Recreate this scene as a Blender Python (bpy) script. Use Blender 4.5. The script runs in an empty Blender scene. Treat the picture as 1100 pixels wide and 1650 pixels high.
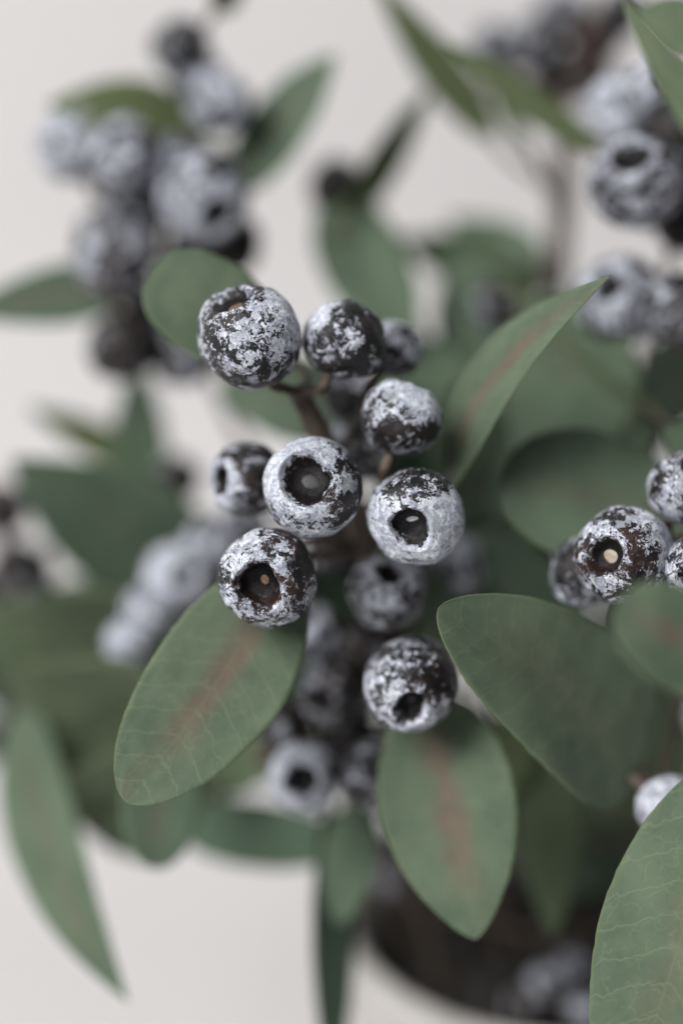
import bpy, math, random
from mathutils import Vector, Matrix, Quaternion, noise

# ------------------------------------------------------------------ camera
scene = bpy.context.scene
COL = scene.collection
PITCH = math.radians(20)
D = 0.32                       # focus distance (m)
S = 0.0001                     # metres per photograph pixel in the focus plane
W_PX, H_PX = 1100.0, 1650.0
FWD = Vector((0, math.cos(PITCH), -math.sin(PITCH)))
RGT = Vector((1, 0, 0))
UPV = Vector((0, math.sin(PITCH), math.cos(PITCH)))
FOCUS = Vector((0, 0, 0.232))
EYE = FOCUS - FWD * D

cam_d = bpy.data.cameras.new("camera")
cam = bpy.data.objects.new("camera", cam_d)
COL.objects.link(cam)
scene.camera = cam
cam.location = EYE
cam.rotation_euler = (math.pi / 2 - PITCH, 0, 0)
cam_d.sensor_fit = 'VERTICAL'
cam_d.sensor_height = 36.0
cam_d.lens = 36.0 * D / (H_PX * S)
cam_d.clip_start = 0.01
cam_d.clip_end = 20.0
cam_d.dof.use_dof = True
cam_d.dof.focus_distance = D - 0.008
cam_d.dof.aperture_fstop = cam_d.lens / 25.0     # 25 mm wide opening

# ------------------------------------------------------------------ light
world = bpy.data.worlds.new("World")
scene.world = world
world.use_nodes = True
bg = world.node_tree.nodes["Background"]
bg.inputs[0].default_value = (0.93, 0.96, 1.0, 1)
bg.inputs[1].default_value = 0.15


def area(name, loc, target, size, power, col):
    l = bpy.data.lights.new(name, 'AREA')
    l.shape = 'RECTANGLE'
    l.size, l.size_y = size
    l.energy = power
    l.color = col
    o = bpy.data.objects.new(name, l)
    COL.objects.link(o)
    o.location = loc
    o.rotation_euler = (Vector(target) - Vector(loc)).to_track_quat('-Z', 'Y').to_euler()
    return o


area("window_light", (-0.74, -0.66, 1.06), (0.0, 0.12, 0.2), (0.80, 0.75), 25.5, (1.0, 0.992, 0.985))

scene.view_settings.view_transform = 'Standard'
scene.view_settings.look = 'None'
scene.view_settings.exposure = 0.0
scene.view_settings.gamma = 1.0
scene.view_settings.use_curve_mapping = False
scene.render.engine = 'CYCLES'
scene.cycles.use_denoising = True
scene.cycles.max_bounces = 5
scene.cycles.use_adaptive_sampling = True
scene.cycles.adaptive_threshold = 0.015
scene.cycles.sample_clamp_indirect = 4.0


def at(px, py, d):
    """the point seen at photograph pixel px, py, at depth d behind the focus plane"""
    k = (D + d)
    return EYE + FWD * k + RGT * ((px - W_PX / 2) * S * k / D) + UPV * ((H_PX / 2 - py) * S * k / D)


def dd(d):
    """spreads the far and the near layers of the arrangement in depth"""
    if d > 0.02:
        return 0.02 + (d - 0.02) * 1.2
    if d < -0.02:
        return -0.02 + (d + 0.02) * 1.4
    return d


def scl(px, d):
    return px * S * (D + d) / D


def cdir(x, y, z):
    """camera-wise direction: x right, y up, z towards the viewer"""
    return (RGT * x + UPV * y - FWD * z).normalized()


# ------------------------------------------------------------------ material helpers
class NT:
    def __init__(self, name):
        self.m = bpy.data.materials.new(name)
        self.m.use_nodes = True
        self.t = self.m.node_tree
        self.b = self.t.nodes["Principled BSDF"]
        self.out = self.t.nodes["Material Output"]

    def n(self, typ, ins=None, **props):
        nd = self.t.nodes.new(typ)
        for k, v in props.items():
            setattr(nd, k, v)
        for k, v in (ins or {}).items():
            self.set(nd.inputs[k], v)
        return nd

    def set(self, sock, v):
        if isinstance(v, bpy.types.NodeSocket):
            self.t.links.new(v, sock)
        elif hasattr(v, 'outputs'):
            self.t.links.new(v.outputs[0], sock)
        else:
            sock.default_value = v

    def math(self, op, a, b=0.0, c=0.0, clamp=False):
        nd = self.t.nodes.new('ShaderNodeMath')
        nd.operation = op
        nd.use_clamp = clamp
        self.set(nd.inputs[0], a)
        self.set(nd.inputs[1], b)
        self.set(nd.inputs[2], c)
        return nd.outputs[0]

    def vmath(self, op, a, b=None, scale=None):
        nd = self.t.nodes.new('ShaderNodeVectorMath')
        nd.operation = op
        self.set(nd.inputs[0], a)
        if b is not None:
            self.set(nd.inputs[1], b)
        if scale is not None:
            self.set(nd.inputs['Scale'], scale)
        return nd.outputs[0]

    def mix(self, fac, a, b, blend='MIX'):
        nd = self.t.nodes.new('ShaderNodeMix')
        nd.data_type = 'RGBA'
        nd.blend_type = blend
        self.set(nd.inputs[0], fac)
        self.set(nd.inputs[6], a)
        self.set(nd.inputs[7], b)
        return nd.outputs[2]

    def rng(self, v, a, b, lo=0.0, hi=1.0, smooth=True):
        nd = self.t.nodes.new('ShaderNodeMapRange')
        nd.interpolation_type = 'SMOOTHSTEP' if smooth else 'LINEAR'
        nd.clamp = True
        self.set(nd.inputs[0], v)
        self.set(nd.inputs[1], a)
        self.set(nd.inputs[2], b)
        self.set(nd.inputs[3], lo)
        self.set(nd.inputs[4], hi)
        return nd.outputs[0]

    def noise(self, vec, scale, detail=4.0, rough=0.55, dist=0.0, color=False):
        nd = self.n('ShaderNodeTexNoise', {'Vector': vec, 'Scale': scale, 'Detail': detail,
                                           'Roughness': rough, 'Distortion': dist})
        return nd.outputs[1] if color else nd.outputs[0]

    def attr(self, name, typ='GEOMETRY'):
        return self.n('ShaderNodeAttribute', attribute_type=typ, attribute_name=name).outputs['Fac']


def rgb(r, g, b):
    return (r, g, b, 1.0)


def berry_material():
    T = NT("frosted_berry_skin")
    tc = T.n('ShaderNodeTexCoord').outputs['Object']
    p = T.vmath('SCALE', tc, scale=1.0 / 0.008)
    off = T.math('MULTIPLY', T.attr('seed', 'OBJECT'), 7.31)
    comb = T.n('ShaderNodeCombineXYZ', {0: off, 1: T.math('MULTIPLY', off, 1.7), 2: T.math('MULTIPLY', off, -0.6)})
    p = T.vmath('ADD', p, comb.outputs[0])
    cover = T.attr('cover', 'OBJECT')
    brown = T.attr('brown', 'OBJECT')
    pit = T.attr('pit')
    rim = T.attr('rim')
    # coordinates pulled about so that flakes get ragged outlines
    wv = T.noise(p, 3.0, 3.0, 0.6, color=True)
    pw = T.vmath('ADD', p, T.vmath('SCALE', T.vmath('SUBTRACT', wv, (0.5, 0.5, 0.5)), scale=0.55))
    wv2 = T.noise(p, 13.0, 2.0, 0.6, color=True)
    pw2 = T.vmath('ADD', pw, T.vmath('SCALE', T.vmath('SUBTRACT', wv2, (0.5, 0.5, 0.5)), scale=0.16))
    big = T.noise(pw, 1.25, 2.0, 0.5)
    mid = T.noise(pw, 3.4, 5.0, 0.62, 0.5)
    fine = T.noise(pw2, 10.0, 5.0, 0.68, 0.3)
    v1 = T.n('ShaderNodeTexVoronoi', {'Vector': pw2, 'Scale': 4.2})
    v2 = T.n('ShaderNodeTexVoronoi', {'Vector': pw2, 'Scale': 9.0})
    c1 = T.n('ShaderNodeSeparateColor', {0: v1.outputs['Color']}).outputs[0]
    c2 = T.n('ShaderNodeSeparateColor', {0: v2.outputs['Color']}).outputs[1]
    cen = lambda x, k, acc: T.math('MULTIPLY_ADD', T.math('SUBTRACT', x, 0.5), k, acc)
    val = T.math('ADD', cover, 0.5)
    val = cen(big, 0.8, val)
    val = cen(mid, 1.5, val)
    val = cen(fine, 1.6, val)
    val = cen(c1, 0.20, val)
    val = cen(c2, 0.24, val)
    val = T.math('ADD', T.math('MULTIPLY_ADD', rim, 0.16, val), T.attr('patch'))
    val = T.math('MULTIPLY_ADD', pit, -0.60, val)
    v0 = T.n('ShaderNodeTexVoronoi', {'Vector': pw, 'Scale': 1.5})
    c0 = T.n('ShaderNodeSeparateColor', {0: v0.outputs['Color']}).outputs[2]
    plate = T.math('MULTIPLY', T.rng(c0, 0.80, 0.81), T.rng(v0.outputs['Distance'], 0.36, 0.40, 1.0, 0.0))
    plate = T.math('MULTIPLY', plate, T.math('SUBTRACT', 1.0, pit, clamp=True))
    chalk = T.rng(val, 0.49, 0.535)
    film = T.rng(val, 0.20, 0.55)
    specks = T.rng(T.noise(p, 22.0, 3.0, 0.7), 0.66, 0.72)
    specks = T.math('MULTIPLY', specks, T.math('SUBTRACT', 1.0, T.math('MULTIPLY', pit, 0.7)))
    # dark skin
    bn = T.noise(p, 1.7, 3.0, 0.6)
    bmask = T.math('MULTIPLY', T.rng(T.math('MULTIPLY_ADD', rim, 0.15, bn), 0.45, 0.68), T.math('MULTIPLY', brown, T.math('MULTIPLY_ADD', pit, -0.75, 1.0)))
    dark = T.mix(bmask, rgb(0.0065, 0.006, 0.007), rgb(0.060, 0.028, 0.019))
    dark = T.mix(T.math('MULTIPLY', film, 0.07), dark, rgb(0.30, 0.31, 0.36))
    dark = T.mix(T.math('MULTIPLY', specks, 0.55), dark, rgb(0.55, 0.56, 0.60))
    # chalk
    tone = T.noise(pw2, 7.0, 4.0, 0.7)
    tone2 = T.noise(p, 2.4, 2.0, 0.5)
    white = T.mix(T.rng(tone, 0.35, 0.66), rgb(0.26, 0.28, 0.35), rgb(0.76, 0.785, 0.85))
    white = T.mix(T.math('MULTIPLY', T.rng(tone2, 0.5, 0.75), 0.45), white, rgb(0.36, 0.38, 0.43))
    white = T.mix(T.math('MULTIPLY', T.rng(T.noise(p, 1.9, 3.0, 0.6), 0.62, 0.75), T.math('MULTIPLY', brown, 0.35)),
                  white, rgb(0.50, 0.38, 0.26))
    colr = T.mix(chalk, dark, white)
    colr = T.mix(T.math('MULTIPLY', plate, T.rng(fine, 0.36, 0.46, 0.15, 0.85)), colr, rgb(0.36, 0.385, 0.42))
    T.set(T.b.inputs['Base Color'], colr)
    T.set(T.b.inputs['Roughness'], T.math('MULTIPLY_ADD', chalk, 0.38, T.math('MULTIPLY_ADD', fine, 0.30, 0.17)))
    T.set(T.b.inputs['Specular IOR Level'], T.math('MULTIPLY_ADD', pit, -0.16, T.math('MULTIPLY_ADD', chalk, -0.12, 0.36)))
    h = T.math('MULTIPLY_ADD', chalk, 0.7, T.math('MULTIPLY', fine, 0.9))
    h = T.math('MULTIPLY_ADD', specks, 0.25, h)
    bump = T.n('ShaderNodeBump', {'Strength': 0.75, 'Distance': 0.00028, 'Height': h})
    T.set(T.b.inputs['Normal'], bump)
    return T.m


def leaf_material():
    T = NT("cloth_leaf")
    uv = T.n('ShaderNodeUVMap').outputs[0]
    sep = T.n('ShaderNodeSeparateXYZ', {0: uv})
    u, v = sep.outputs[0], sep.outputs[1]          # u base to tip, v -0.5 .. 0.5 across, in leaf widths, moved by +0.5
    vs = T.math('SUBTRACT', v, 0.5)
    va = T.math('ABSOLUTE', vs)
    edge = T.attr('edge')
    under = T.attr('under')
    seed = T.attr('seed', 'OBJECT')
    red = T.attr('red', 'OBJECT')
    olive = T.attr('olive', 'OBJECT')
    veins = T.attr('veins', 'OBJECT')
    off = T.n('ShaderNodeCombineXYZ', {0: T.math('MULTIPLY', seed, 3.17), 1: T.math('MULTIPLY', seed, 5.7), 2: seed})
    q = T.vmath('ADD', T.vmath('MULTIPLY', uv, (2.0, 1.0, 1.0)), off.outputs[0])
    blot = T.noise(q, 2.6, 4.0, 0.6)
    blot2 = T.noise(q, 9.0, 4.0, 0.6)
    green = T.mix(T.rng(blot, 0.3, 0.7), rgb(0.088, 0.132, 0.082), rgb(0.138, 0.188, 0.118))
    green = T.mix(T.rng(blot2, 0.35, 0.75, 0.0, 0.35), green, rgb(0.135, 0.180, 0.125))
    green = T.mix(T.math('MULTIPLY', olive, -1.0, clamp=True), green, rgb(0.088, 0.158, 0.108))
    green = T.mix(T.math('MULTIPLY', olive, 1.0, clamp=True), green, rgb(0.105, 0.135, 0.045))
    # midrib and its reddish stain
    wob = T.math('MULTIPLY', T.math('SUBTRACT', T.noise(q, 3.5, 3.0, 0.6), 0.5), 0.10)
    dm = T.math('ABSOLUTE', T.math('ADD', vs, wob))
    wid = T.math('MULTIPLY_ADD', T.noise(q, 4.0, 4.0, 0.7), 0.26, 0.012)
    stain = T.rng(T.math('DIVIDE', dm, wid), 0.0, 1.3, 1.0, 0.0)
    stain = T.math('MULTIPLY', stain, T.rng(u, 0.05, 0.28))
    stain = T.math('MULTIPLY', stain, T.rng(u, 0.60, 0.92, 1.0, 0.0))
    stain = T.math('MULTIPLY', stain, T.rng(T.noise(q, 6.5, 4.0, 0.65), 0.25, 0.55, 0.45, 1.0))
    stain = T.math('MULTIPLY', stain, red)
    colr = T.mix(T.math('MULTIPLY', stain, 0.55), green, rgb(0.200, 0.096, 0.088))
    halo = T.rng(va, 0.02, 0.26, 1.0, 0.0)
    halo = T.math('MULTIPLY', halo, T.rng(T.noise(q, 3.0, 3.0, 0.6), 0.42, 0.7))
    colr = T.mix(T.math('MULTIPLY', T.math('MULTIPLY', halo, red), 0.35), colr, rgb(0.19, 0.135, 0.098))
    # net of veins
    qv = T.n('ShaderNodeCombineXYZ', {0: T.math('MULTIPLY_ADD', va, -0.55, T.math('MULTIPLY', u, 2.0)), 1: vs, 2: seed})
    qd = T.vmath('ADD', qv.outputs[0], T.vmath('SCALE', T.vmath('SUBTRACT', T.noise(q, 9.0, 2.0, 0.6, color=True), (0.5, 0.5, 0.5)), scale=0.11))
    vor = T.n('ShaderNodeTexVoronoi', {'Vector': T.vmath('MULTIPLY', qd, (0.85, 0.80, 1.0)), 'Scale': 9.0}, feature='DISTANCE_TO_EDGE')
    net = T.rng(vor.outputs['Distance'], 0.008, 0.055, 0.60, 0.0)
    net = T.math('MULTIPLY', net, T.rng(T.noise(q, 11.0, 3.0, 0.6), 0.38, 0.62, 0.15, 1.0))
    sv = T.math('FRACT', T.math('MULTIPLY', T.n('ShaderNodeSeparateXYZ', {0: qd}).outputs[0], 5.2))
    side = T.rng(T.math('ABSOLUTE', T.math('SUBTRACT', sv, 0.5)), 0.015, 0.055, 1.0, 0.0)
    net = T.math('MAXIMUM', net, T.math('MULTIPLY', side, 0.75))
    mid = T.math('MULTIPLY', T.rng(va, 0.003, 0.010, 0.45, 0.0), T.rng(u, 0.75, 0.92, 1.0, 0.0))
    net = T.math('MAXIMUM', net, mid)
    colr = T.mix(T.math('MULTIPLY', T.math('MULTIPLY', net, veins), 0.42), colr, rgb(0.225, 0.275, 0.165))
    # frayed pale edge
    e = T.math('MULTIPLY', T.rng(edge, 0.955, 0.99), T.rng(T.noise(q, 14.0, 2.0, 0.6), 0.3, 0.6, 0.35, 1.0))
    colr = T.mix(T.math('MULTIPLY', e, 0.45), colr, rgb(0.20, 0.25, 0.10))
    back = T.mix(0.35, colr, rgb(0.085, 0.115, 0.040))
    colr = T.mix(under, colr, back)
    # woven cloth
    wa = T.n('ShaderNodeTexWave', {'Vector': uv, 'Scale': 62.0, 'Distortion': 0.6, 'Detail': 1.0}, bands_direction='Y')
    wb = T.n('ShaderNodeTexWave', {'Vector': uv, 'Scale': 110.0, 'Distortion': 0.6, 'Detail': 1.0}, bands_direction='X')
    weave = T.math('MULTIPLY', wa.outputs['Fac'], wb.outputs['Fac'])
    colr = T.mix(T.math('MULTIPLY', weave, 0.10), colr, rgb(0.20, 0.26, 0.18))
    T.set(T.b.inputs['Base Color'], colr)
    T.b.inputs['Roughness'].default_value = 0.62
    T.b.inputs['Specular IOR Level'].default_value = 0.28
    T.b.inputs['Sheen Weight'].default_value = 0.06
    hh = T.math('MULTIPLY_ADD', net, 0.35, T.math('MULTIPLY', weave, 0.5))
    hh = T.math('MULTIPLY_ADD', blot2, 0.9, hh)
    bump = T.n('ShaderNodeBump', {'Strength': 0.45, 'Distance': 0.00022, 'Height': hh})
    T.set(T.b.inputs['Normal'], bump)
    tr = T.n('ShaderNodeBsdfTranslucent', {'Color': T.mix(1.0, colr, rgb(0.9, 1.0, 0.55), 'MULTIPLY')})
    mx = T.n('ShaderNodeMixShader', {0: 0.16, 1: T.b.outputs[0], 2: tr.outputs[0]})
    T.t.links.new(mx.outputs[0], T.out.inputs[0])
    return T.m


def bark_material():
    T = NT("stem_bark")
    tc = T.n('ShaderNodeTexCoord').outputs['Object']
    n1 = T.noise(tc, 900.0, 4.0, 0.6)
    n2 = T.noise(tc, 260.0, 3.0, 0.6)
    c = T.mix(T.rng(n2, 0.35, 0.65), rgb(0.050, 0.034, 0.026), rgb(0.105, 0.080, 0.060))
    c = T.mix(T.rng(n1, 0.6, 0.75, 0.0, 0.5), c, rgb(0.17, 0.15, 0.13))
    T.set(T.b.inputs['Base Color'], c)
    T.b.inputs['Roughness'].default_value = 0.7
    bump = T.n('ShaderNodeBump', {'Strength': 0.6, 'Distance': 0.0003, 'Height': n1})
    T.set(T.b.inputs['Normal'], bump)
    return T.m


def scar_material(name, a, b):
    T = NT(name)
    tc = T.n('ShaderNodeTexCoord').outputs['Object']
    n1 = T.noise(tc, 1200.0, 4.0, 0.6)
    T.set(T.b.inputs['Base Color'], T.mix(T.rng(n1, 0.3, 0.7), rgb(*a), rgb(*b)))
    T.b.inputs['Roughness'].default_value = 0.55
    T.set(T.b.inputs['Normal'], T.n('ShaderNodeBump', {'Strength': 0.5, 'Distance': 0.0002, 'Height': n1}))
    return T.m


def backdrop_material():
    T = NT("white_backdrop")
    tc = T.n('ShaderNodeTexCoord').outputs['Object']
    n1 = T.noise(tc, 2.2, 4.0, 0.55)
    n2 = T.noise(tc, 60.0, 4.0, 0.6)
    c = T.mix(n1, rgb(0.635, 0.615, 0.610), rgb(0.665, 0.648, 0.643))
    T.set(T.b.inputs['Base Color'], c)
    T.b.inputs['Roughness'].default_value = 0.85
    T.set(T.b.inputs['Normal'], T.n('ShaderNodeBump', {'Strength': 0.1, 'Distance': 0.001, 'Height': n2}))
    return T.m


def pot_material():
    T = NT("grey_white_pottery")
    tc = T.n('ShaderNodeTexCoord').outputs['Object']
    n1 = T.noise(tc, 38.0, 5.0, 0.6)
    n2 = T.noise(tc, 320.0, 4.0, 0.65)
    c = T.mix(T.rng(n1, 0.3, 0.7), rgb(0.46, 0.44, 0.42), rgb(0.62, 0.60, 0.575))
    c = T.mix(T.rng(n2, 0.62, 0.72, 0.0, 0.4), c, rgb(0.30, 0.28, 0.26))
    T.set(T.b.inputs['Base Color'], c)
    T.b.inputs['Roughness'].default_value = 0.7
    T.set(T.b.inputs['Normal'], T.n('ShaderNodeBump', {'Strength': 0.3, 'Distance': 0.001, 'Height': n2}))
    return T.m


def soil_material():
    T = NT("dark_filling")
    tc = T.n('ShaderNodeTexCoord').outputs['Object']
    n1 = T.noise(tc, 260.0, 5.0, 0.65)
    T.set(T.b.inputs['Base Color'], T.mix(T.rng(n1, 0.35, 0.7), rgb(0.012, 0.011, 0.010), rgb(0.045, 0.038, 0.032)))
    T.b.inputs['Roughness'].default_value = 0.9
    return T.m


M_BERRY = berry_material()
M_LEAF = leaf_material()
M_BARK = bark_material()
M_PALE = scar_material("pale_scar", (0.30, 0.235, 0.175), (0.42, 0.35, 0.28))
M_DIM = scar_material("grey_scar", (0.016, 0.0155, 0.017), (0.034, 0.033, 0.036))
M_TAN = scar_material("tan_scar", (0.10, 0.055, 0.03), (0.20, 0.12, 0.07))
M_CHIP = scar_material("chalk_chip", (0.22, 0.23, 0.25), (0.48, 0.49, 0.51))
M_BACK = backdrop_material()
M_POT = pot_material()
M_SOIL = soil_material()


# ------------------------------------------------------------------ mesh helpers
def mesh(name, verts, faces, mat, smooth=True):
    me = bpy.data.meshes.new(name)
    me.from_pydata([tuple(v) for v in verts], [], faces)
    me.materials.append(mat)
    if smooth:
        me.polygons.foreach_set('use_smooth', [True] * len(me.polygons))
    me.update()
    return me


def link(name, me, parent=None, matrix=None):
    o = bpy.data.objects.new(name, me)
    COL.objects.link(o)
    if parent is not None:
        o.parent = parent
    if matrix is not None:
        o.matrix_basis = matrix
    return o


def fattr(me, name, vals):
    a = me.attributes.new(name, 'FLOAT', 'POINT')
    a.data.foreach_set('value', vals)


def catmull(pts, sub=8):
    if len(pts) < 3:
        return [pts[0].lerp(pts[-1], i / sub) for i in range(sub + 1)]
    P = [pts[0] * 2 - pts[1]] + list(pts) + [pts[-1] * 2 - pts[-2]]
    out = []
    for i in range(1, len(P) - 2):
        a, b, c, d = P[i - 1], P[i], P[i + 1], P[i + 2]
        for k in range(sub):
            t = k / sub
            out.append(0.5 * (2 * b + (c - a) * t + (2 * a - 5 * b + 4 * c - d) * t * t + (3 * b - a - 3 * c + d) * t ** 3))
    out.append(P[-2].copy())
    return out


def tube(pts, r0, r1, seg=8, bump=0.0):
    n = len(pts)
    verts, faces = [], []
    t0 = (pts[1] - pts[0]).normalized()
    nrm = t0.orthogonal().normalized()
    for i, p in enumerate(pts):
        t = (pts[min(i + 1, n - 1)] - pts[max(i - 1, 0)])
        if t.length < 1e-9:
            t = t0
        t.normalize()
        nrm = (nrm - t * nrm.dot(t)).normalized()
        bn = t.cross(nrm)
        r = r0 + (r1 - r0) * i / (n - 1)
        if bump:
            r *= 1 + bump * noise.noise(p * 400)
        for k in range(seg):
            a = 2 * math.pi * k / seg
            verts.append(p + (nrm * math.cos(a) + bn * math.sin(a)) * r)
    for i in range(n - 1):
        for k in range(seg):
            a, b = i * seg + k, i * seg + (k + 1) % seg
            faces.append((a, b, b + seg, a + seg))
    faces.append(tuple(reversed(range(seg))))
    faces.append(tuple(range((n - 1) * seg, n * seg)))
    return verts, faces


def berry_mesh(R, seed, hi, pit_r=0.50, pit_d=0.42, flat=0.93, lump=0.05, patches=()):
    """round fruit with a crater (the calyx cup) at +Z; closed skin, crater included"""
    segs, rows = (64, 40) if hi else (32, 20)
    rnd = random.Random(seed)
    so = Vector((seed * 3.1, seed * 1.7, -seed * 2.3))
    th0 = math.asin(min(0.95, pit_r)) * 1.05
    prof = []                                    # (rho, z, pit, rim)
    for i in range(rows):
        t = i / (rows - 1)
        th = math.pi - (math.pi - th0) * t
        th = max(min(th, math.pi - 1e-3), 0)
        rho = math.sin(th) ** 0.92
        z = math.cos(th) * flat
        if z > 0:
            z *= 1 - 0.06 * (z ** 2)
        rim = max(0.0, 1 - (th - th0) / 0.42)
        prof.append([rho, z, 0.0, rim])
    rr, rz = prof[-1][0], prof[-1][1]
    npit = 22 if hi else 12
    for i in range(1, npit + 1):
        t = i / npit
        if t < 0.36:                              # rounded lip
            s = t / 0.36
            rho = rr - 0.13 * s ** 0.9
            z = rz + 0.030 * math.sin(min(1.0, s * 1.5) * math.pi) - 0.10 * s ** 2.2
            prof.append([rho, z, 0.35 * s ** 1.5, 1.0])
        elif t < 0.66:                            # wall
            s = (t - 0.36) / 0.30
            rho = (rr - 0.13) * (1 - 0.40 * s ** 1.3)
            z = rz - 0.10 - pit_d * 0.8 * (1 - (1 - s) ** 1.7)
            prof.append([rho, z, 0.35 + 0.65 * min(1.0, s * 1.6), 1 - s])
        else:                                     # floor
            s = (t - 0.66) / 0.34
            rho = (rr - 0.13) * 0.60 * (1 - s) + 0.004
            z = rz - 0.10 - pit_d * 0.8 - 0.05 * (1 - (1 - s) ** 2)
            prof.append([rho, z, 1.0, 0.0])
    lob = rnd.random() * 6.28
    verts, pit, rim, patch = [], [], [], []
    for rho, z, pi_, ri in prof:
        for k in range(segs):
            a = 2 * math.pi * k / segs
            d = Vector((math.cos(a) * rho, math.sin(a) * rho, z))
            n1 = noise.noise(d * 1.1 + so)
            n2 = noise.noise(d * 2.6 + so * 1.3)
            n3 = noise.noise(d * 7.0 + so * 0.7) * (1 + 2.2 * ri) + 2.5 * pi_ * noise.noise(d * 5.0 - so)
            g = 1 + lump * (1.1 * n1 + 0.6 * n2) + lump * 0.16 * n3
            lobed = 1 + 0.045 * ri * math.sin(5 * a + lob) * (0.4 + pi_) + 0.26 * ri * noise.noise(Vector((math.cos(a), math.sin(a), 0)) * 0.9 + so)
            p = Vector((d.x * lobed, d.y * lobed, d.z)) * g * R
            verts.append(p)
            pv = 0.0
            dn = d.normalized()
            for pd, k, c in patches:
                t = (dn.dot(pd) - (c - 0.22)) / 0.36
                t = max(0.0, min(1.0, t))
                pv += k * t * t * (3 - 2 * t)
            patch.append(pv * max(0.0, 1 - 2.5 * pi_))
            pit.append(pi_)
            rim.append(ri)
    faces = []
    nr = len(prof)
    for i in range(nr - 1):
        for k in range(segs):
            a, b = i * segs + k, i * segs + (k + 1) % segs
            faces.append((a, b, b + segs, a + segs))
    faces.append(tuple(reversed(range(segs))))
    faces.append(tuple(range((nr - 1) * segs, nr * segs)))
    me = mesh("berry", verts, faces, M_BERRY)
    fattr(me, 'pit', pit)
    fattr(me, 'rim', rim)
    fattr(me, 'patch', patch)
    floor_z = (rz - 0.10 - pit_d * 0.8 - 0.045) * R
    return me, floor_z


def scar_mesh(r, seed, mat):
    rnd = random.Random(seed)
    verts, faces = [], []
    seg = 16
    prof = [(1.0, -0.35), (1.0, 0.12), (0.72, 0.42), (0.30, 0.50)]
    wob = [1 + 0.16 * rnd.uniform(-1, 1) for _ in range(seg)]
    wob = [(wob[i - 1] + wob[i] + wob[(i + 1) % seg]) / 3 for i in range(seg)]
    for rho, z in prof:
        for k in range(seg):
            a = 2 * math.pi * k / seg
            verts.append((math.cos(a) * rho * r * wob[k] * 1.1, math.sin(a) * rho * r * wob[k] * 0.9, z * r * 0.35))
    for i in range(3):
        for k in range(seg):
            a, b = i * seg + k, i * seg + (k + 1) % seg
            faces.append((a, b, b + seg, a + seg))
    faces.append(tuple(range(3 * seg, 4 * seg)))
    faces.append(tuple(reversed(range(seg))))
    return mesh("scar", verts, faces, mat)


def leaf_mesh(base, tip, width, roll, seed, hi, origin, a=0.55, b=0.92, bend=0.0, fold=0.10, twist=0.0,
              sway=0.0, wave=0.03, curl=0.0, tipdroop=0.0):
    """one cloth leaf with a top face, an under face and an edge between them, in coordinates about origin"""
    nu, nv = (64, 24) if hi else (30, 12)
    X = tip - base
    L = X.length
    X.normalize()
    mid = base.lerp(tip, 0.5)
    tocam = (EYE - mid).normalized()
    N0 = (tocam - X * tocam.dot(X))
    if N0.length < 1e-4:
        N0 = UPV - X * UPV.dot(X)
    N0.normalize()
    pk = a / (a + b)
    fmax = pk ** a * (1 - pk) ** b
    so = Vector((seed * 1.3, seed * 0.7, seed * 2.1))
    thick = 0.00016
    top, nrm_l, uvs, edge = [], [], [], []
    for i in range(nu + 1):
        u = i / nu
        uu = 0.5 - 0.5 * math.cos(math.pi * u)
        uu = 0.6 * uu + 0.4 * u
        f = (max(uu, 1e-5) ** a * max(1 - uu, 1e-5) ** b) / fmax
        ang = math.radians(roll + twist * (uu - 0.4))
        N = Quaternion(X, ang) @ N0
        Sd = N.cross(X).normalized()
        arc = 4 * uu * (1 - uu)
        c = base + X * (L * uu) + N * (bend * L * arc) + Sd * (sway * L * arc) - N * (tipdroop * L * uu ** 3)
        for j in range(nv + 1):
            v = -1 + 2 * j / nv
            hw = width / 2 * f
            fray = 1 + (0.020 if hi else 0.0) * noise.noise(Vector((uu * 90, v * 3, seed)))
            fray *= 1 + 0.035 * noise.noise(Vector((uu * 5, v, seed * 1.9)))
            z = fold * abs(v) ** 1.3 * hw - curl * v * v * hw
            z += wave * width * noise.noise(Vector((uu * 2.4, v * 0.9, 0)) + so) * (0.3 + abs(v)) * f ** 0.7
            z += 0.010 * width * f * noise.noise(Vector((uu * 9, v * 4, 0)) + so)
            top.append(c + Sd * (v * hw * fray) + N * z)
            nrm_l.append(N)
            uvs.append((uu, 0.5 + 0.5 * v * f * 0.999))
            edge.append(abs(v) if 0 < i < nu else 1.0)
    m = nv + 1
    verts = [p - origin for p in top] + [p - n * thick - origin for p, n in zip(top, nrm_l)]
    nt = len(top)
    faces = []
    for i in range(nu):
        for j in range(nv):
            q = (i * m + j, i * m + j + 1, (i + 1) * m + j + 1, (i + 1) * m + j)
            faces.append(tuple(reversed(q)))
            faces.append(tuple(k + nt for k in q))
    for i in range(nu):
        for j in (0, nv):
            p, q = i * m + j, (i + 1) * m + j
            faces.append((p, q, q + nt, p + nt) if j else (q, p, p + nt, q + nt))
    me = mesh("leaf", verts, faces, M_LEAF)
    fattr(me, 'edge', edge + edge)
    fattr(me, 'under', [0.0] * nt + [1.0] * nt)
    uvl = me.uv_layers.new(name="UVMap")
    au = uvs + uvs
    flat = []
    for lp in me.loops:
        flat.extend(au[lp.vertex_index])
    uvl.data.foreach_set('uv', flat)
    return me, X


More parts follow.
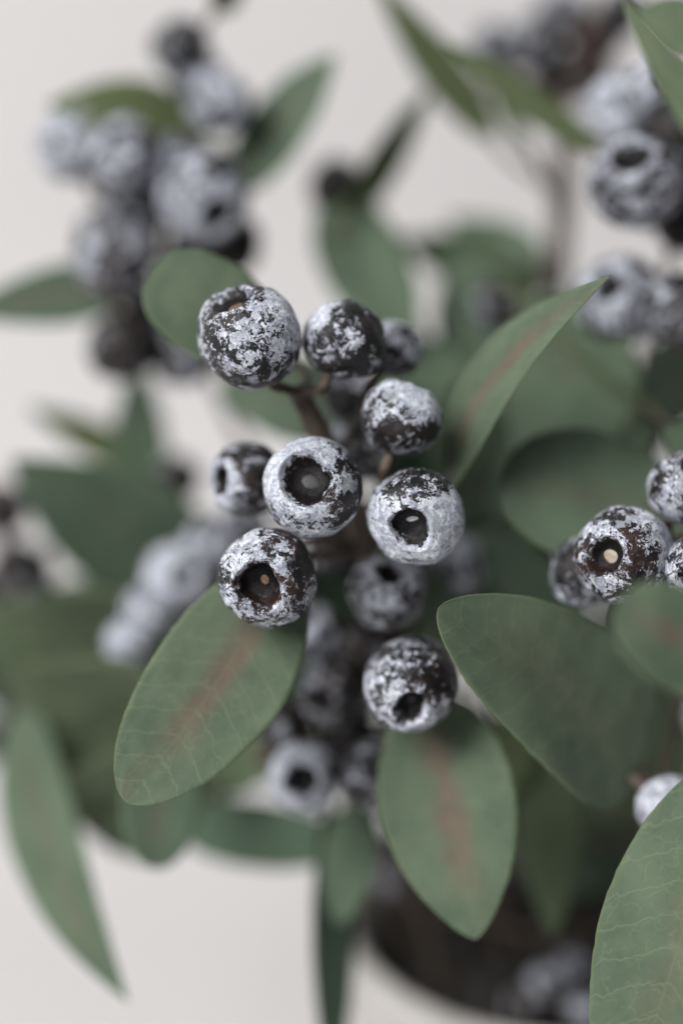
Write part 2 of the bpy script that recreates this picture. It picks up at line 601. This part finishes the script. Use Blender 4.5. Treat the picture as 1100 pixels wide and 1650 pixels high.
# ------------------------------------------------------------------ backdrop
def build_backdrop():
    prof = [(-1.2, 0.0), (-0.4, 0.0), (0.1, 0.0), (0.24, 0.0)]
    R = 0.20
    for i in range(1, 17):
        t = math.pi / 2 * i / 16
        prof.append((0.24 + R * math.sin(t), R - R * math.cos(t)))
    prof += [(0.24 + R, 1.0), (0.24 + R, 2.2)]
    xs = [-2.2, -1.1, 0, 1.1, 2.2]
    verts = [(x, y, z) for (y, z) in prof for x in xs]
    m = len(xs)
    faces = [(i * m + j, i * m + j + 1, (i + 1) * m + j + 1, (i + 1) * m + j) for i in range(len(prof) - 1) for j in range(m - 1)]
    o = link("backdrop", mesh("backdrop", verts, faces, M_BACK))
    o["kind"] = "structure"
    o["label"] = "plain off-white backdrop sweeping up behind the arrangement"
    return o


build_backdrop()

# ------------------------------------------------------------------ pot
POT_C = at(905, 1462, dd(0.095))
POT_R = scl(352, dd(0.095))
POT_H = POT_C.z


def build_pot():
    root = bpy.data.objects.new("pot", None)
    COL.objects.link(root)
    root.location = (POT_C.x, POT_C.y, 0)
    root["label"] = "grey-white pottery pot holding all the sprigs, its rim showing bottom right"
    root["category"] = "pot"
    H, R = POT_H, POT_R
    prof = [(0.0, 0.003), (0.60, 0.003), (0.66, 0.010), (0.80, 0.25 * H), (0.93, 0.6 * H), (1.00, 0.88 * H)]
    prof = [(r * R, z) for r, z in prof]
    outer = prof + [(R * 1.00, H * 0.90)]
    rim = [(R * 1.00, H * 0.90), (R * 1.045, H * 0.905), (R * 1.055, H * 0.95), (R * 1.04, H * 0.985), (R * 1.00, H), (R * 0.955, H * 0.985), (R * 0.945, H * 0.93)]
    inner = [(R * 0.945, H * 0.93), (R * 0.90, H * 0.7), (R * 0.84, H * 0.55)]

    def lathe(pts):
        seg = 72
        vs, fs = [], []
        for r, z in pts:
            for k in range(seg):
                a = 2 * math.pi * k / seg
                w = 1 + 0.008 * noise.noise(Vector((math.cos(a) * 2, math.sin(a) * 2, z * 30)))
                vs.append((r * w * math.cos(a), r * w * math.sin(a), z))
        for i in range(len(pts) - 1):
            for k in range(seg):
                a, b = i * seg + k, i * seg + (k + 1) % seg
                fs.append((a, b, b + seg, a + seg))
        return vs, fs
    for nm, pr in (("body", outer), ("rim", rim), ("inner_wall", inner)):
        vs, fs = lathe(pr)
        link(nm, mesh(nm, vs, fs, M_POT), root)
    # filling
    vs, fs = [], []
    rings, seg = 14, 48
    for i in range(rings + 1):
        for k in range(seg):
            a = 2 * math.pi * k / seg
            r = R * 0.90 * i / rings
            p = Vector((r * math.cos(a), r * math.sin(a), 0))
            vs.append((p.x, p.y, H * 0.86 + 0.014 * (1 - (i / rings) ** 2) + 0.006 * noise.noise(p * 160) + 0.003 * noise.noise(p * 500)))
    for i in range(rings):
        for k in range(seg):
            a, b = i * seg + k, i * seg + (k + 1) % seg
            fs.append((a, b, b + seg, a + seg))
    o = link("moss_filling", mesh("moss_filling", vs, fs, M_SOIL), None, Matrix.Translation((POT_C.x, POT_C.y, 0)))
    o["label"] = "dark filling inside the grey-white pot around the stems"
    o["category"] = "filling"
    o["kind"] = "stuff"


build_pot()

# ------------------------------------------------------------------ sprigs
SEED = [10]


def nxt():
    SEED[0] += 1
    return SEED[0]


class Sprig:
    def __init__(self, label, path, foot, r0=0.0013, r1=0.0008):
        """path: photograph points with depth from the tip down; foot: where in the pot it stands (x, y off the centre)"""
        self.foot = Vector((POT_C.x + foot[0], POT_C.y + foot[1], POT_H * 0.70))
        self.root = bpy.data.objects.new("berry_sprig", None)
        COL.objects.link(self.root)
        self.root.location = self.foot
        self.root["label"] = label
        self.root["category"] = "berry sprig"
        self.root["group"] = "berry sprigs in the pot"
        pts = [at(p[0], p[1], dd(p[2])) for p in path]
        end = pts[-1]
        rimin = self.foot + (end - self.foot) * 0.25
        rimin.z = max(POT_H + 0.004, rimin.z)
        dx, dy = rimin.x - POT_C.x, rimin.y - POT_C.y
        k = math.hypot(dx, dy) / (POT_R * 0.80)
        if k > 1 and rimin.z < POT_H + 0.02:
            rimin.x, rimin.y = POT_C.x + dx / k, POT_C.y + dy / k
        self.pts = catmull(pts + [rimin, self.foot], 9)
        vs, fs = tube([p - self.foot for p in reversed(self.pts)], r0, r1, 10, 0.18)
        link("stem", mesh("stem", vs, fs, M_BARK), self.root)

    def near(self, p, below=0.0):
        """a point on the stem near p, a little lower down"""
        best, bi = 1e9, 0
        for i, q in enumerate(self.pts):
            d = (q - p).length
            if q.z > p.z - below * 0.4:
                d += 0.012
            if d < best:
                best, bi = d, i
        return self.pts[bi]

    def berry(self, px, py, d, r, face, cover=0.0, brown=0.3, scar=None, hi=None, pit=0.42, depth=0.36, flat=0.93,
              lump=0.075, spin=0.0, frm=None, twig=True, squash=None, scar_r=0.2, scar_at=(0, 0), patches=()):
        sd = nxt()
        hi = (abs(d) < 0.016) if hi is None else hi
        if d > 0.028:
            rn = random.Random(sd)
            cover -= 0.15
            depth = min(depth, 0.36 if pit == 0.50 else 0.17)
            pit = rn.uniform(0.32, 0.46) if pit == 0.42 else pit
            if pit != 0.50:
                face = (face[0] + rn.uniform(-0.7, 0.7), face[1] + rn.uniform(-0.6, 0.7), face[2] * rn.uniform(0.35, 0.9))
        d = dd(d)
        c = at(px, py, d)
        R = scl(r, d)
        ax = cdir(*face)
        q = ax.to_track_quat('Z', 'Y') @ Quaternion((0, 0, 1), math.radians(spin))
        qi = q.inverted()
        me, fz = berry_mesh(R, sd * 0.37, hi, pit, depth, flat, lump, [(qi @ cdir(*p[:3]), p[3], p[4]) for p in patches])
        M = Matrix.Translation(c - self.foot) @ q.to_matrix().to_4x4()
        if squash:
            M = M @ Matrix.Diagonal((squash[0], squash[1], 1.0, 1.0))
        o = link("berry", me, self.root, M)
        o["cover"] = float(cover)
        o["brown"] = float(brown)
        o["seed"] = float(sd % 97) * 0.173
        if scar:
            s = link("scar", scar_mesh(R * scar_r, sd, {'pale': M_PALE, 'dim': M_DIM, 'tan': M_TAN, 'chip': M_CHIP}[scar]), o,
                     Matrix.Translation((scar_at[0] * R, scar_at[1] * R, fz + 0.03 * R * bool(scar_at[0] or scar_at[1]))) @ Matrix.Rotation(sd, 4, 'Z') @ Matrix.Rotation(0.5 if scar == 'chip' else 0.0, 4, 'X') @ Matrix.Diagonal((1.0, 0.6 if scar == 'chip' else 1.0, 1.0, 1.0)))
        if twig:
            end = c - ax * (R * 0.86)
            st = at(frm[0], frm[1], dd(frm[2])) if frm else self.near(c, 0.016)
            out = end - ax * min(0.005, 0.3 * (st - end).length)
            P = catmull([st, st.lerp(out, 0.6) + FWD * 0.001, out, end], 6)
            inv = (Matrix.Translation(self.foot) @ M).inverted()
            vs, fs = tube([inv @ p for p in P], 0.00085, 0.0010, 8, 0.2)
            link("pedicel", mesh("pedicel", vs, fs, M_BARK), o)
        return o

    def leaf(self, base, tip, width, roll=0.0, red=0.6, olive=0.0, veins=0.6, hi=None, stalk=True, **kw):
        sd = nxt()
        if base[2] > 0.02 and olive < 0.25:
            olive = random.Random(sd).uniform(-0.55, -0.05)
        base, tip = (base[0], base[1], dd(base[2])), (tip[0], tip[1], dd(tip[2]))
        pb, pt = at(*base), at(*tip)
        dm = (base[2] + tip[2]) / 2
        hi = (abs(dm) < 0.02) if hi is None else hi
        me, X = leaf_mesh(pb, pt, scl(width, dm), roll, sd * 0.61, hi, pb, **kw)
        o = link("leaf", me, self.root, Matrix.Translation(pb - self.foot))
        o["seed"] = float(sd % 89) * 0.211
        o["red"] = float(red)
        o["olive"] = float(olive)
        o["veins"] = float(veins)
        if stalk:
            st = self.near(pb, 0.012)
            ln = (st - pb).length
            P = catmull([st - pb, (st - pb) * 0.5 - X * 0.18 * ln, -X * min(0.004, 0.3 * ln), X * 0.003], 6)
            vs, fs = tube(P, 0.0009, 0.0005, 7, 0.1)
            link("petiole", mesh("petiole", vs, fs, M_BARK), o)
        return o


# ---- the sprig in focus
s = Sprig("sharp berry sprig in the middle of the photo with round frosted berries", [(478, 625, 0.010), (515, 700, 0.013), (560, 800, 0.020), (590, 900, 0.028), (640, 1050, 0.045), (720, 1250, 0.07)], (-0.010, -0.012), 0.0018, 0.0019)
s.berry(402, 541, 0.000, 83, (-0.38, 0.78, 0.50), cover=-0.08, frm=(482, 632, 0.010), brown=0.2, scar='tan', flat=1.02, pit=0.46, depth=0.06, scar_r=0.15, patches=[(0.8,0.3,0.5,0.25,0.8),(-0.6,0.6,0.4,-0.06,0.7),(0.1,-0.5,0.85,0.03,0.7)])
s.berry(553, 549, 0.004, 68, (0.38, 0.86, -0.18), frm=(482, 632, 0.010), cover=-0.06, brown=0.25, flat=0.92, lump=0.09, patches=[(-0.75,0.65,0.25,0.75,0.8),(0.0,0.15,1,0.28,0.9),(0.7,-0.2,0.7,-0.22,0.6),(-0.35,0.3,0.9,-0.3,0.92)])
s.berry(636, 562, 0.016, 48, (0.5, 0.8, -0.3), cover=0.00, frm=(575, 760, 0.035))
s.berry(648, 673, 0.004, 66, (0.30, 0.92, 0.05), frm=(640, 800, 0.016), cover=0.01, brown=0.2, lump=0.07, patches=[(0.45,0.6,0.6,0.40,0.75),(0.1,-0.5,0.8,-0.12,0.6)])
s.berry(505, 784, -0.001, 80, (-0.14, 0.24, 0.96), cover=0.07, brown=0.45, scar='dim', pit=0.54, depth=0.30, spin=30, scar_r=0.20, patches=[(-0.6,0.45,0.65,0.30,0.75),(0.2,-0.75,0.6,0.10,0.6),(0.8,-0.1,0.55,-0.28,0.75)])
s.berry(668, 832, -0.001, 79, (-0.18, -0.26, 0.95), cover=0.08, brown=0.5, scar='chip', pit=0.46, depth=0.20, scar_r=0.12, scar_at=(0.03, 0.10), patches=[(0.65,-0.35,0.65,0.30,0.7),(-0.1,0.85,0.5,-0.20,0.7),(-0.75,-0.1,0.6,0.2,0.75)])
s.berry(397, 771, 0.012, 60, (-0.75, -0.05, 0.60), cover=-0.08, brown=0.4, flat=1.0, lump=0.07, hi=True, patches=[(-0.6,-0.3,0.7,0.35,0.85),(0.2,0.4,0.9,-0.08,0.7)])
s.berry(430, 930, -0.002, 80, (-0.24, -0.20, 0.95), cover=-0.09, brown=0.6, scar='tan', pit=0.50, depth=0.30, scar_r=0.10, scar_at=(0.08, 0.06), patches=[(-0.15,0.6,0.8,0.28,0.85),(0.55,0.6,0.6,-0.20,0.7),(0.5,-0.5,0.7,-0.02,0.7)])
s.berry(624, 953, 0.018, 64, (0.05, 0.62, 0.75), cover=-0.05, brown=0.5, hi=True)
s.berry(662, 1104, 0.007, 76, (-0.02, -0.46, 0.88), cover=-0.02, brown=0.3, scar='dim', flat=1.04, pit=0.40, depth=0.26, scar_r=0.10, patches=[(-0.1,0.6,0.8,0.08,0.7),(0.7,0.2,0.6,-0.2,0.7)])
s.berry(566, 640, 0.030, 46, (0.1, 0.5, 0.8), cover=0.05, frm=(565, 790, 0.035))
s.berry(572, 722, 0.028, 56, (0.2, 0.3, 0.9), cover=-0.20, frm=(575, 800, 0.04))
s.leaf((468, 905, 0.012), (203, 1293, -0.006), 218, roll=8, red=1.0, veins=1.0, a=0.60, b=0.60, bend=0.035, fold=0.08, sway=0.03, wave=0.05, hi=True)
s.leaf((690, 1120, 0.020), (766, 1514, 0.008), 222, roll=8, red=1.0, veins=0.45, a=0.56, b=0.76, bend=0.03, fold=0.10, wave=0.05, hi=True)
s.leaf((712, 790, 0.014), (982, 444, -0.010), 150, roll=-52, red=0.9, veins=0.6, a=0.66, b=1.0, bend=0.02, twist=-30, fold=0.04, sway=0.14, hi=True)
s.leaf((462, 580, 0.018), (242, 438, 0.013), 165, roll=12, red=0.1, veins=0.3, a=0.60, b=0.42, bend=0.05, fold=0.04, hi=True)
s.leaf((560, 640, 0.03), (350, 640, 0.055), 150, roll=-20, red=0.2, veins=0.2)
s.berry(604, 700, 0.024, 50, (0.4, 0.5, 0.4), cover=-0.25, frm=(585, 820, 0.035))
s.berry(545, 880, 0.030, 50, (-0.3, -0.6, 0.4), cover=-0.3)
s.berry(585, 1040, 0.032, 46, (-0.2, -0.7, 0.4), cover=-0.25)

# ---- right edge sprig
s = Sprig("berry sprig at the right edge with brownish berries and broad leaves", [(1075, 860, 0.010), (1090, 940, 0.022), (1080, 1040, 0.04), (1040, 1180, 0.065)], (0.018, -0.012))
s.berry(1003, 896, 0.000, 80, (-0.52, 0.0, 0.85), cover=-0.06, brown=0.55, scar='pale', pit=0.40, depth=0.22, scar_r=0.20, flat=1.03, patches=[(0.2,0.1,1,-0.06,0.7),(0.7,0.55,0.45,0.35,0.8)])
s.berry(938, 922, 0.010, 58, (-0.8, 0.2, -0.2), cover=-0.18, brown=0.2, hi=True)
s.berry(1102, 785, 0.003, 60, (0.2, 0.6, 0.6), cover=0.06, brown=0.9, hi=True)
s.berry(1124, 920, -0.003, 58, (-0.3, -0.1, 0.9), cover=0.00, brown=0.2, hi=True)
s.leaf((1035, 1240, 0.019), (706, 980, -0.008), 250, roll=14, red=0.25, veins=0.8, a=0.30, b=0.60, bend=0.03, fold=0.08, sway=-0.035, wave=0.05, hi=True)
s.leaf((1200, 1100, -0.030), (994, 972, -0.034), 165, roll=10, red=1.0, veins=0.2, a=0.55, b=0.45, bend=0.04)
s.leaf((1120, 850, 0.022), (806, 774, 0.0195), 245, roll=32, red=0.35, veins=0.2, a=0.55, b=0.45, bend=0.03)
s.leaf((1170, 900, -0.045), (1105, 720, -0.050), 70, roll=30, red=0.0, veins=0.2)
s.leaf((1190, 760, 0.018), (1066, 690, 0.022), 110, roll=0, red=0.0, veins=0.2)

# ---- front leaf lower right
s = Sprig("low sprig bottom right with one big pale green leaf over a white berry", [(1130, 1215, 0.012), (1125, 1290, 0.03), (1060, 1400, 0.06)], (0.028, -0.010))
s.berry(1076, 1300, 0.012, 52, (0.5, -0.4, 0.6), cover=0.40, brown=0.1, hi=True)
s.leaf((1195, 1222, -0.006), (1008, 1800, -0.012), 268, roll=14, red=0.3, veins=1.0, a=0.55, b=0.60, bend=0.03, fold=0.05, hi=True)
s.leaf((880, 1190, 0.05), (890, 1512, 0.045), 110, roll=20, red=0.0, olive=0.3, veins=0.2)
s.leaf((800, 1150, 0.05), (800, 1300, 0.05), 130, roll=20, red=0.0, olive=0.6, veins=0.2)
s.berry(1075, 1120, 0.06, 45, (0, 0, 1), cover=-0.25)
s.berry(1010, 1230, 0.075, 50, (0, 0.3, 1), cover=-0.35)

# ---- upper right
s = Sprig("berry sprig in the upper right corner with softly blurred frosted berries", [(1075, 150, 0.035), (1085, 300, 0.045), (1075, 430, 0.055), (1030, 600, 0.065), (980, 800, 0.08), (930, 1100, 0.09)], (0.022, 0.006))
s.berry(1024, 292, 0.032, 79, (-0.1, 0.35, 0.9), cover=0.04, brown=0.3)
s.berry(1000, 178, 0.050, 60, (0.1, 0.1, 0.9), cover=0.30)
s.berry(1050, 145, 0.038, 54, (-0.3, 0.4, 0.8), cover=0.22)
s.berry(1098, 218, 0.034, 68, (0.5, 0.2, 0.7), cover=-0.18)
s.berry(1110, 345, 0.045, 66, (0.5, 0.2, 0.7), cover=-0.30)
s.berry(998, 484, 0.040, 74, (0.15, 0.10, 0.95), cover=0.08, pit=0.4)
s.berry(1100, 496, 0.032, 64, (0.4, 0.4, 0.8), cover=0.02)
s.leaf((1235, 350, -0.034), (1003, 0, -0.028), 92, roll=-44, red=0.1, olive=0.35, veins=0.2, a=0.55, b=0.8)
s.leaf((1150, 60, 0.01), (1020, 20, 0.03), 90, roll=-10, red=0.1, olive=0.2, veins=0.2)
s.leaf((965, 248, 0.044), (715, 65, 0.050), 80, roll=52, red=0.0, olive=0.8, veins=0.1)
s.leaf((950, 730, 0.046), (885, 470, 0.040), 240, roll=-24, red=0.25, veins=0.2, a=0.6, b=0.6)
s.leaf((1060, 670, 0.038), (780, 425, 0.050), 90, roll=64, red=0.0, olive=0.7, veins=0.1)
s.leaf((1000, 760, 0.045), (815, 640, 0.045), 190, roll=-10, red=0.15, veins=0.2)

# ---- top, far right
s = Sprig("far blurred berry sprig at the top with a long olive leaf", [(880, 60, 0.095), (905, 200, 0.09), (905, 330, 0.085), (895, 470, 0.085), (890, 700, 0.09), (900, 1000, 0.095)], (0.010, 0.020), 0.0030, 0.0022)
s.berry(800, 80, 0.085, 46, (-0.3, 0.4, 0.8), cover=0.00)
s.berry(858, 72, 0.085, 44, (0.1, 0.2, 0.9), cover=-0.02)
s.berry(905, 20, 0.090, 46, (0.1, 0.5, 0.8), cover=0.06)
s.berry(960, 60, 0.085, 44, (0.2, 0.1, 0.9), cover=-0.3, brown=1.0)
s.berry(945, 115, 0.085, 42, (0.2, -0.3, 0.8), cover=-0.3, brown=1.0)
s.berry(1000, 20, 0.080, 40, (0.2, 0.1, 0.9), cover=-0.05)
s.berry(890, 125, 0.095, 40, (0, -0.4, 0.8), cover=-0.25, brown=0.8)
s.leaf((795, 225, 0.070), (600, -40, 0.056), 90, roll=-40, red=0.0, olive=0.75, veins=0.1)
s.leaf((880, 460, 0.080), (640, 385, 0.085), 110, roll=-25, red=0.0, olive=0.25, veins=0.1)
s.leaf((870, 420, 0.075), (720, 350, 0.09), 80, roll=30, red=0.0, olive=0.2, veins=0.1)
s.leaf((800, 620, 0.070), (735, 400, 0.075), 150, roll=10, red=0.1, veins=0.1)
s.leaf((850, 240, 0.06), (790, 130, 0.075), 40, roll=40, red=0.0, olive=0.6, veins=0.1)
s.berry(800, 490, 0.066, 42, (-0.2, 0.2, 0.9), cover=-0.02)

# ---- upper left
s = Sprig("large blurred berry sprig in the upper left corner", [(310, 110, 0.075), (280, 250, 0.07), (255, 380, 0.072), (300, 520, 0.078), (420, 760, 0.09), (600, 1050, 0.095)], (-0.022, 0.010))
s.berry(120, 232, 0.058, 65, (-0.5, 0.2, 0.8), cover=0.24)
s.berry(200, 250, 0.052, 63, (-0.1, 0.3, 0.9), cover=0.14)
s.berry(330, 318, 0.052, 74, (0.2, 0.1, 0.9), cover=0.20)
s.berry(285, 275, 0.056, 58, (0.2, 0.5, 0.8), cover=0.14)
s.berry(185, 405, 0.052, 72, (-0.2, -0.1, 0.9), cover=0.04, brown=1.0)
s.berry(215, 340, 0.064, 58, (-0.2, -0.3, 0.8), cover=-0.02)
s.berry(248, 300, 0.072, 51, (0.0, 0.0, 1), cover=-0.35)
s.berry(352, 165, 0.058, 53, (0.3, 0.1, 0.9), cover=0.24)
s.berry(315, 120, 0.064, 44, (0.0, 0.1, 0.9), cover=0.10)
s.berry(290, 76, 0.062, 49, (-0.2, 0.4, 0.8), cover=-0.08)
s.berry(372, 392, 0.064, 51, (0.4, -0.3, 0.8), cover=-0.40)
s.berry(320, 400, 0.070, 51, (0.1, -0.3, 0.8), cover=-0.20)
s.berry(198, 558, 0.056, 60, (-0.3, -0.4, 0.8), cover=-0.18)
s.berry(250, 500, 0.070, 51, (-0.3, -0.2, 0.8), cover=-0.22)
s.berry(292, 572, 0.060, 51, (0.1, -0.4, 0.8), cover=0.05)
s.leaf((340, 240, 0.064), (75, 170, 0.055), 190, roll=57, red=0.0, olive=0.9, veins=0.1, bend=0.10)
s.leaf((375, 300, 0.068), (540, 88, 0.056), 120, roll=-36, red=0.5, veins=0.1, a=0.5, b=0.8)
s.leaf((215, 455, 0.064), (-60, 505, 0.055), 105, roll=25, red=0.9, veins=0.1)
s.leaf((345, 20, 0.06), (395, -60, 0.06), 60, roll=40, red=0.0, olive=0.9, veins=0.1)

# ---- centre back
s = Sprig("blurred leafy sprig behind the middle with one dark berry", [(555, 260, 0.10), (560, 350, 0.092), (590, 500, 0.085), (640, 700, 0.085), (720, 950, 0.09)], (0.000, 0.024))
s.berry(540, 298, 0.072, 46, (-0.4, 0.2, 0.8), cover=-1.0)
s.leaf((560, 350, 0.066), (695, 140, 0.070), 80, roll=46, red=0.0, olive=0.6, veins=0.1)
s.leaf((535, 320, 0.070), (655, 560, 0.060), 140, roll=-10, red=0.0, veins=0.1, a=0.45, b=0.6)
s.leaf((640, 780, 0.075), (660, 470, 0.070), 110, roll=-20, red=0.0, veins=0.1)
s.leaf((790, 870, 0.060), (690, 540, 0.064), 190, roll=15, red=0.0, veins=0.1)
s.leaf((800, 990, 0.065), (700, 700, 0.070), 220, roll=-25, red=0.0, veins=0.1)
s.leaf((930, 1010, 0.048), (770, 850, 0.040), 130, roll=-35, red=0.0, olive=0.2, veins=0.1)
s.berry(742, 905, 0.045, 48, (0.2, 0.3, 0.9), cover=0.12)
s.berry(705, 960, 0.055, 42, (0.2, 0.0, 0.9), cover=-0.2)

for (bx, by, tx, ty, w, d, ro, ol) in [
        (760, 1010, 900, 860, 170, 0.082, -25, 0.2), (820, 1150, 980, 1010, 200, 0.085, -40, 0.1),
        (700, 900, 620, 760, 150, 0.085, 30, 0.1), (700, 1080, 560, 960, 190, 0.080, -30, 0.2),
        (760, 1240, 640, 1080, 190, 0.085, -35, 0.1), (880, 1290, 1060, 1150, 210, 0.088, -45, 0.3),
        (700, 800, 820, 700, 150, 0.088, -20, 0.0), (820, 1330, 700, 1190, 200, 0.095, -45, 0.2),
        (900, 1380, 1080, 1370, 200, 0.095, -50, 0.2), (960, 1000, 1110, 960, 190, 0.085, -30, 0.1),
        (900, 800, 1080, 640, 190, 0.085, -15, 0.2), (800, 1340, 940, 1240, 170, 0.100, -40, 0.2),
        (640, 860, 480, 880, 150, 0.080, -35, 0.1), (700, 1330, 560, 1400, 120, 0.100, -50, 0.2)]:
    s.leaf((bx, by, d), (tx, ty, d - 0.01), w, roll=ro, red=0.0, olive=ol, veins=0.1)
for (bx, by, tx, ty, w, d, ro, ol) in [
        (560, 1010, 520, 840, 200, 0.046, 52, 0.2), (640, 1030, 700, 860, 210, 0.050, 50, 0.1),
        (740, 1030, 770, 800, 200, 0.052, 52, 0.1), (560, 1130, 600, 960, 200, 0.054, 50, 0.1),
        (820, 1080, 800, 900, 200, 0.056, 48, 0.2), (1010, 1330, 1060, 1080, 260, 0.056, 50, 0.4),
        (900, 1350, 950, 1180, 240, 0.062, 50, 0.3), (470, 1120, 430, 960, 200, 0.060, 50, 0.1),
        (1010, 1130, 1040, 900, 240, 0.060, 50, 0.2), (640, 800, 660, 620, 200, 0.056, 50, 0.1),
        (760, 800, 740, 610, 220, 0.058, 50, 0.1), (660, 1290, 560, 1180, 150, 0.066, 40, 0.2),
        (1060, 700, 1090, 520, 200, 0.064, 50, 0.2)]:
    s.leaf((bx, by, d), (tx, ty, d - 0.004), w, roll=ro, red=0.0, olive=ol, veins=0.1)

# ---- left middle
s = Sprig("blurred sprig on the left with pale berries and broad dark leaves", [(235, 780, 0.075), (300, 900, 0.078), (380, 1020, 0.082), (520, 1180, 0.09)], (-0.030, -0.004))
s.berry(208, 1040, 0.052, 42, (-0.4, -0.5, 0.8), cover=0.34)
s.berry(240, 985, 0.052, 46, (-0.4, 0.0, 0.8), cover=0.26)
s.berry(285, 930, 0.054, 56, (-0.1, 0.3, 0.9), cover=0.30)
s.berry(345, 880, 0.060, 52, (0.0, 0.3, 0.9), cover=0.20)
s.berry(395, 850, 0.066, 46, (0.2, 0.3, 0.9), cover=0.06)
s.berry(285, 770, 0.075, 40, (0.1, 0.3, 0.9), cover=-0.6)
s.berry(330, 960, 0.06, 46, (0.2, 0, 0.9), cover=0.1)
s.leaf((330, 930, 0.074), (18, 738, 0.056), 215, roll=-26, red=0.15, veins=0.1, a=0.6, b=0.95)
s.leaf((250, 760, 0.078), (45, 655, 0.075), 90, roll=48, red=0.0, olive=1.0, veins=0.1)
s.leaf((225, 840, 0.075), (222, 575, 0.078), 95, roll=10, red=0.0, veins=0.1)
s.leaf((330, 1060, 0.085), (40, 960, 0.085), 210, roll=-30, red=0.0, veins=0.1)
s.leaf((330, 1180, 0.085), (60, 1090, 0.080), 230, roll=-45, red=0.0, veins=0.1)
s.leaf((360, 1200, 0.080), (120, 1290, 0.080), 240, roll=-40, red=0.0, olive=0.2, veins=0.1)
for (bx, by, tx, ty, w, d, ro, ol) in [
        (290, 1160, 10, 1090, 260, 0.056, -52, 0.3), (330, 1260, 60, 1290, 240, 0.060, -52, 0.3),
        (260, 1040, 10, 980, 220, 0.062, -50, 0.3), (430, 1190, 330, 1290, 120, 0.056, 40, 0.3),
        (340, 1130, 420, 1250, 120, 0.060, 40, 0.3),
        (250, 1260, 50, 1190, 170, 0.064, -34, 0.3), (150, 1060, -60, 990, 170, 0.068, -34, 0.3),
        (300, 1340, 130, 1330, 120, 0.064, -40, 0.3)]:
    s.leaf((bx, by, d), (tx, ty, d - 0.004), w, roll=ro, red=0.0, olive=ol, veins=0.1)

# ---- left edge
s = Sprig("blurred sprig at the left edge with a long hanging pale leaf", [(15, 860, 0.10), (50, 980, 0.10), (140, 1130, 0.098), (330, 1260, 0.098), (560, 1370, 0.10)], (-0.034, 0.004))
s.berry(0, 820, 0.085, 48, (-0.2, 0.3, 0.8), cover=-1.0, brown=0.8)
s.berry(34, 925, 0.082, 54, (0.1, 0.1, 0.9), cover=-1.0, brown=0.5)
s.berry(0, 960, 0.095, 44, (-0.1, -0.1, 0.9), cover=-1.0)
s.berry(0, 1190, 0.090, 40, (-0.1, -0.1, 0.9), cover=-0.2)
s.leaf((35, 1130, 0.060), (208, 1616, 0.030), 128, roll=22, red=0.35, veins=0.15, a=0.6, b=1.0, sway=-0.07)
s.leaf((140, 1100, 0.095), (-60, 1080, 0.085), 190, roll=-40, red=0.0, veins=0.1)
s.leaf((180, 1180, 0.095), (-40, 1020, 0.09), 190, roll=-20, red=0.0, veins=0.1)

# ---- low centre
s = Sprig("blurred sprig below the middle with a ring-shaped pale berry", [(520, 1060, 0.045), (540, 1150, 0.05), (560, 1270, 0.06), (620, 1380, 0.075)], (-0.026, -0.020))
s.berry(490, 1252, 0.030, 58, (-0.05, 0.05, 1.0), cover=0.40, brown=0.0, pit=0.50, depth=0.5)
s.berry(596, 1250, 0.030, 56, (0.1, 0.2, 0.95), cover=0.00, scar='pale')
s.berry(545, 1115, 0.036, 62, (0.1, 0.45, 0.85), cover=-0.06)
s.berry(455, 1165, 0.040, 48, (-0.3, 0.1, 0.9), cover=-0.3)
s.berry(505, 1015, 0.034, 46, (0.3, 0.1, 0.9), cover=0.14)
s.berry(560, 1190, 0.045, 50, (0.0, 0.2, 0.9), cover=-0.3)
s.leaf((270, 1190, 0.045), (246, 1400, 0.034), 130, roll=-12, red=0.7, veins=0.1, a=0.5, b=0.5)
s.leaf((560, 1360, 0.055), (290, 1330, 0.062), 110, roll=-20, red=0.0, veins=0.1, a=0.5, b=0.4)
s.leaf((580, 1280, 0.045), (548, 1490, 0.040), 92, roll=20, red=0.0, veins=0.1, a=0.6, b=0.7)
s.leaf((530, 1290, 0.050), (535, 1720, 0.045), 120, roll=-56, red=0.0, olive=0.2, veins=0.1, a=0.6, b=0.6)
s.leaf((470, 1200, 0.062), (420, 1000, 0.060), 150, roll=20, red=0.0, veins=0.1)

# ---- low, in the pot mouth
s = Sprig("short sprig of greyish berries low in the mouth of the pot", [(900, 1520, 0.075), (910, 1560, 0.085)], (0.004, -0.018))
s.berry(880, 1590, 0.066, 36, (-0.2, 0.3, 0.9), cover=0.10, brown=0.8)
s.berry(930, 1555, 0.070, 34, (0.1, 0.9, 0.2), cover=0.10, brown=0.5)
s.berry(850, 1620, 0.066, 38, (-0.3, 0.0, 0.9), cover=0.00, brown=0.8)
s.berry(945, 1632, 0.062, 36, (0.1, 0.0, 0.9), cover=0.10, brown=0.6)
s.berry(640, 1410, 0.085, 40, (-0.2, 0.2, 0.9), cover=0.06, brown=1.0)
s.leaf((1000, 1440, 0.09), (960, 1280, 0.085), 120, roll=20, red=0.0, veins=0.1)
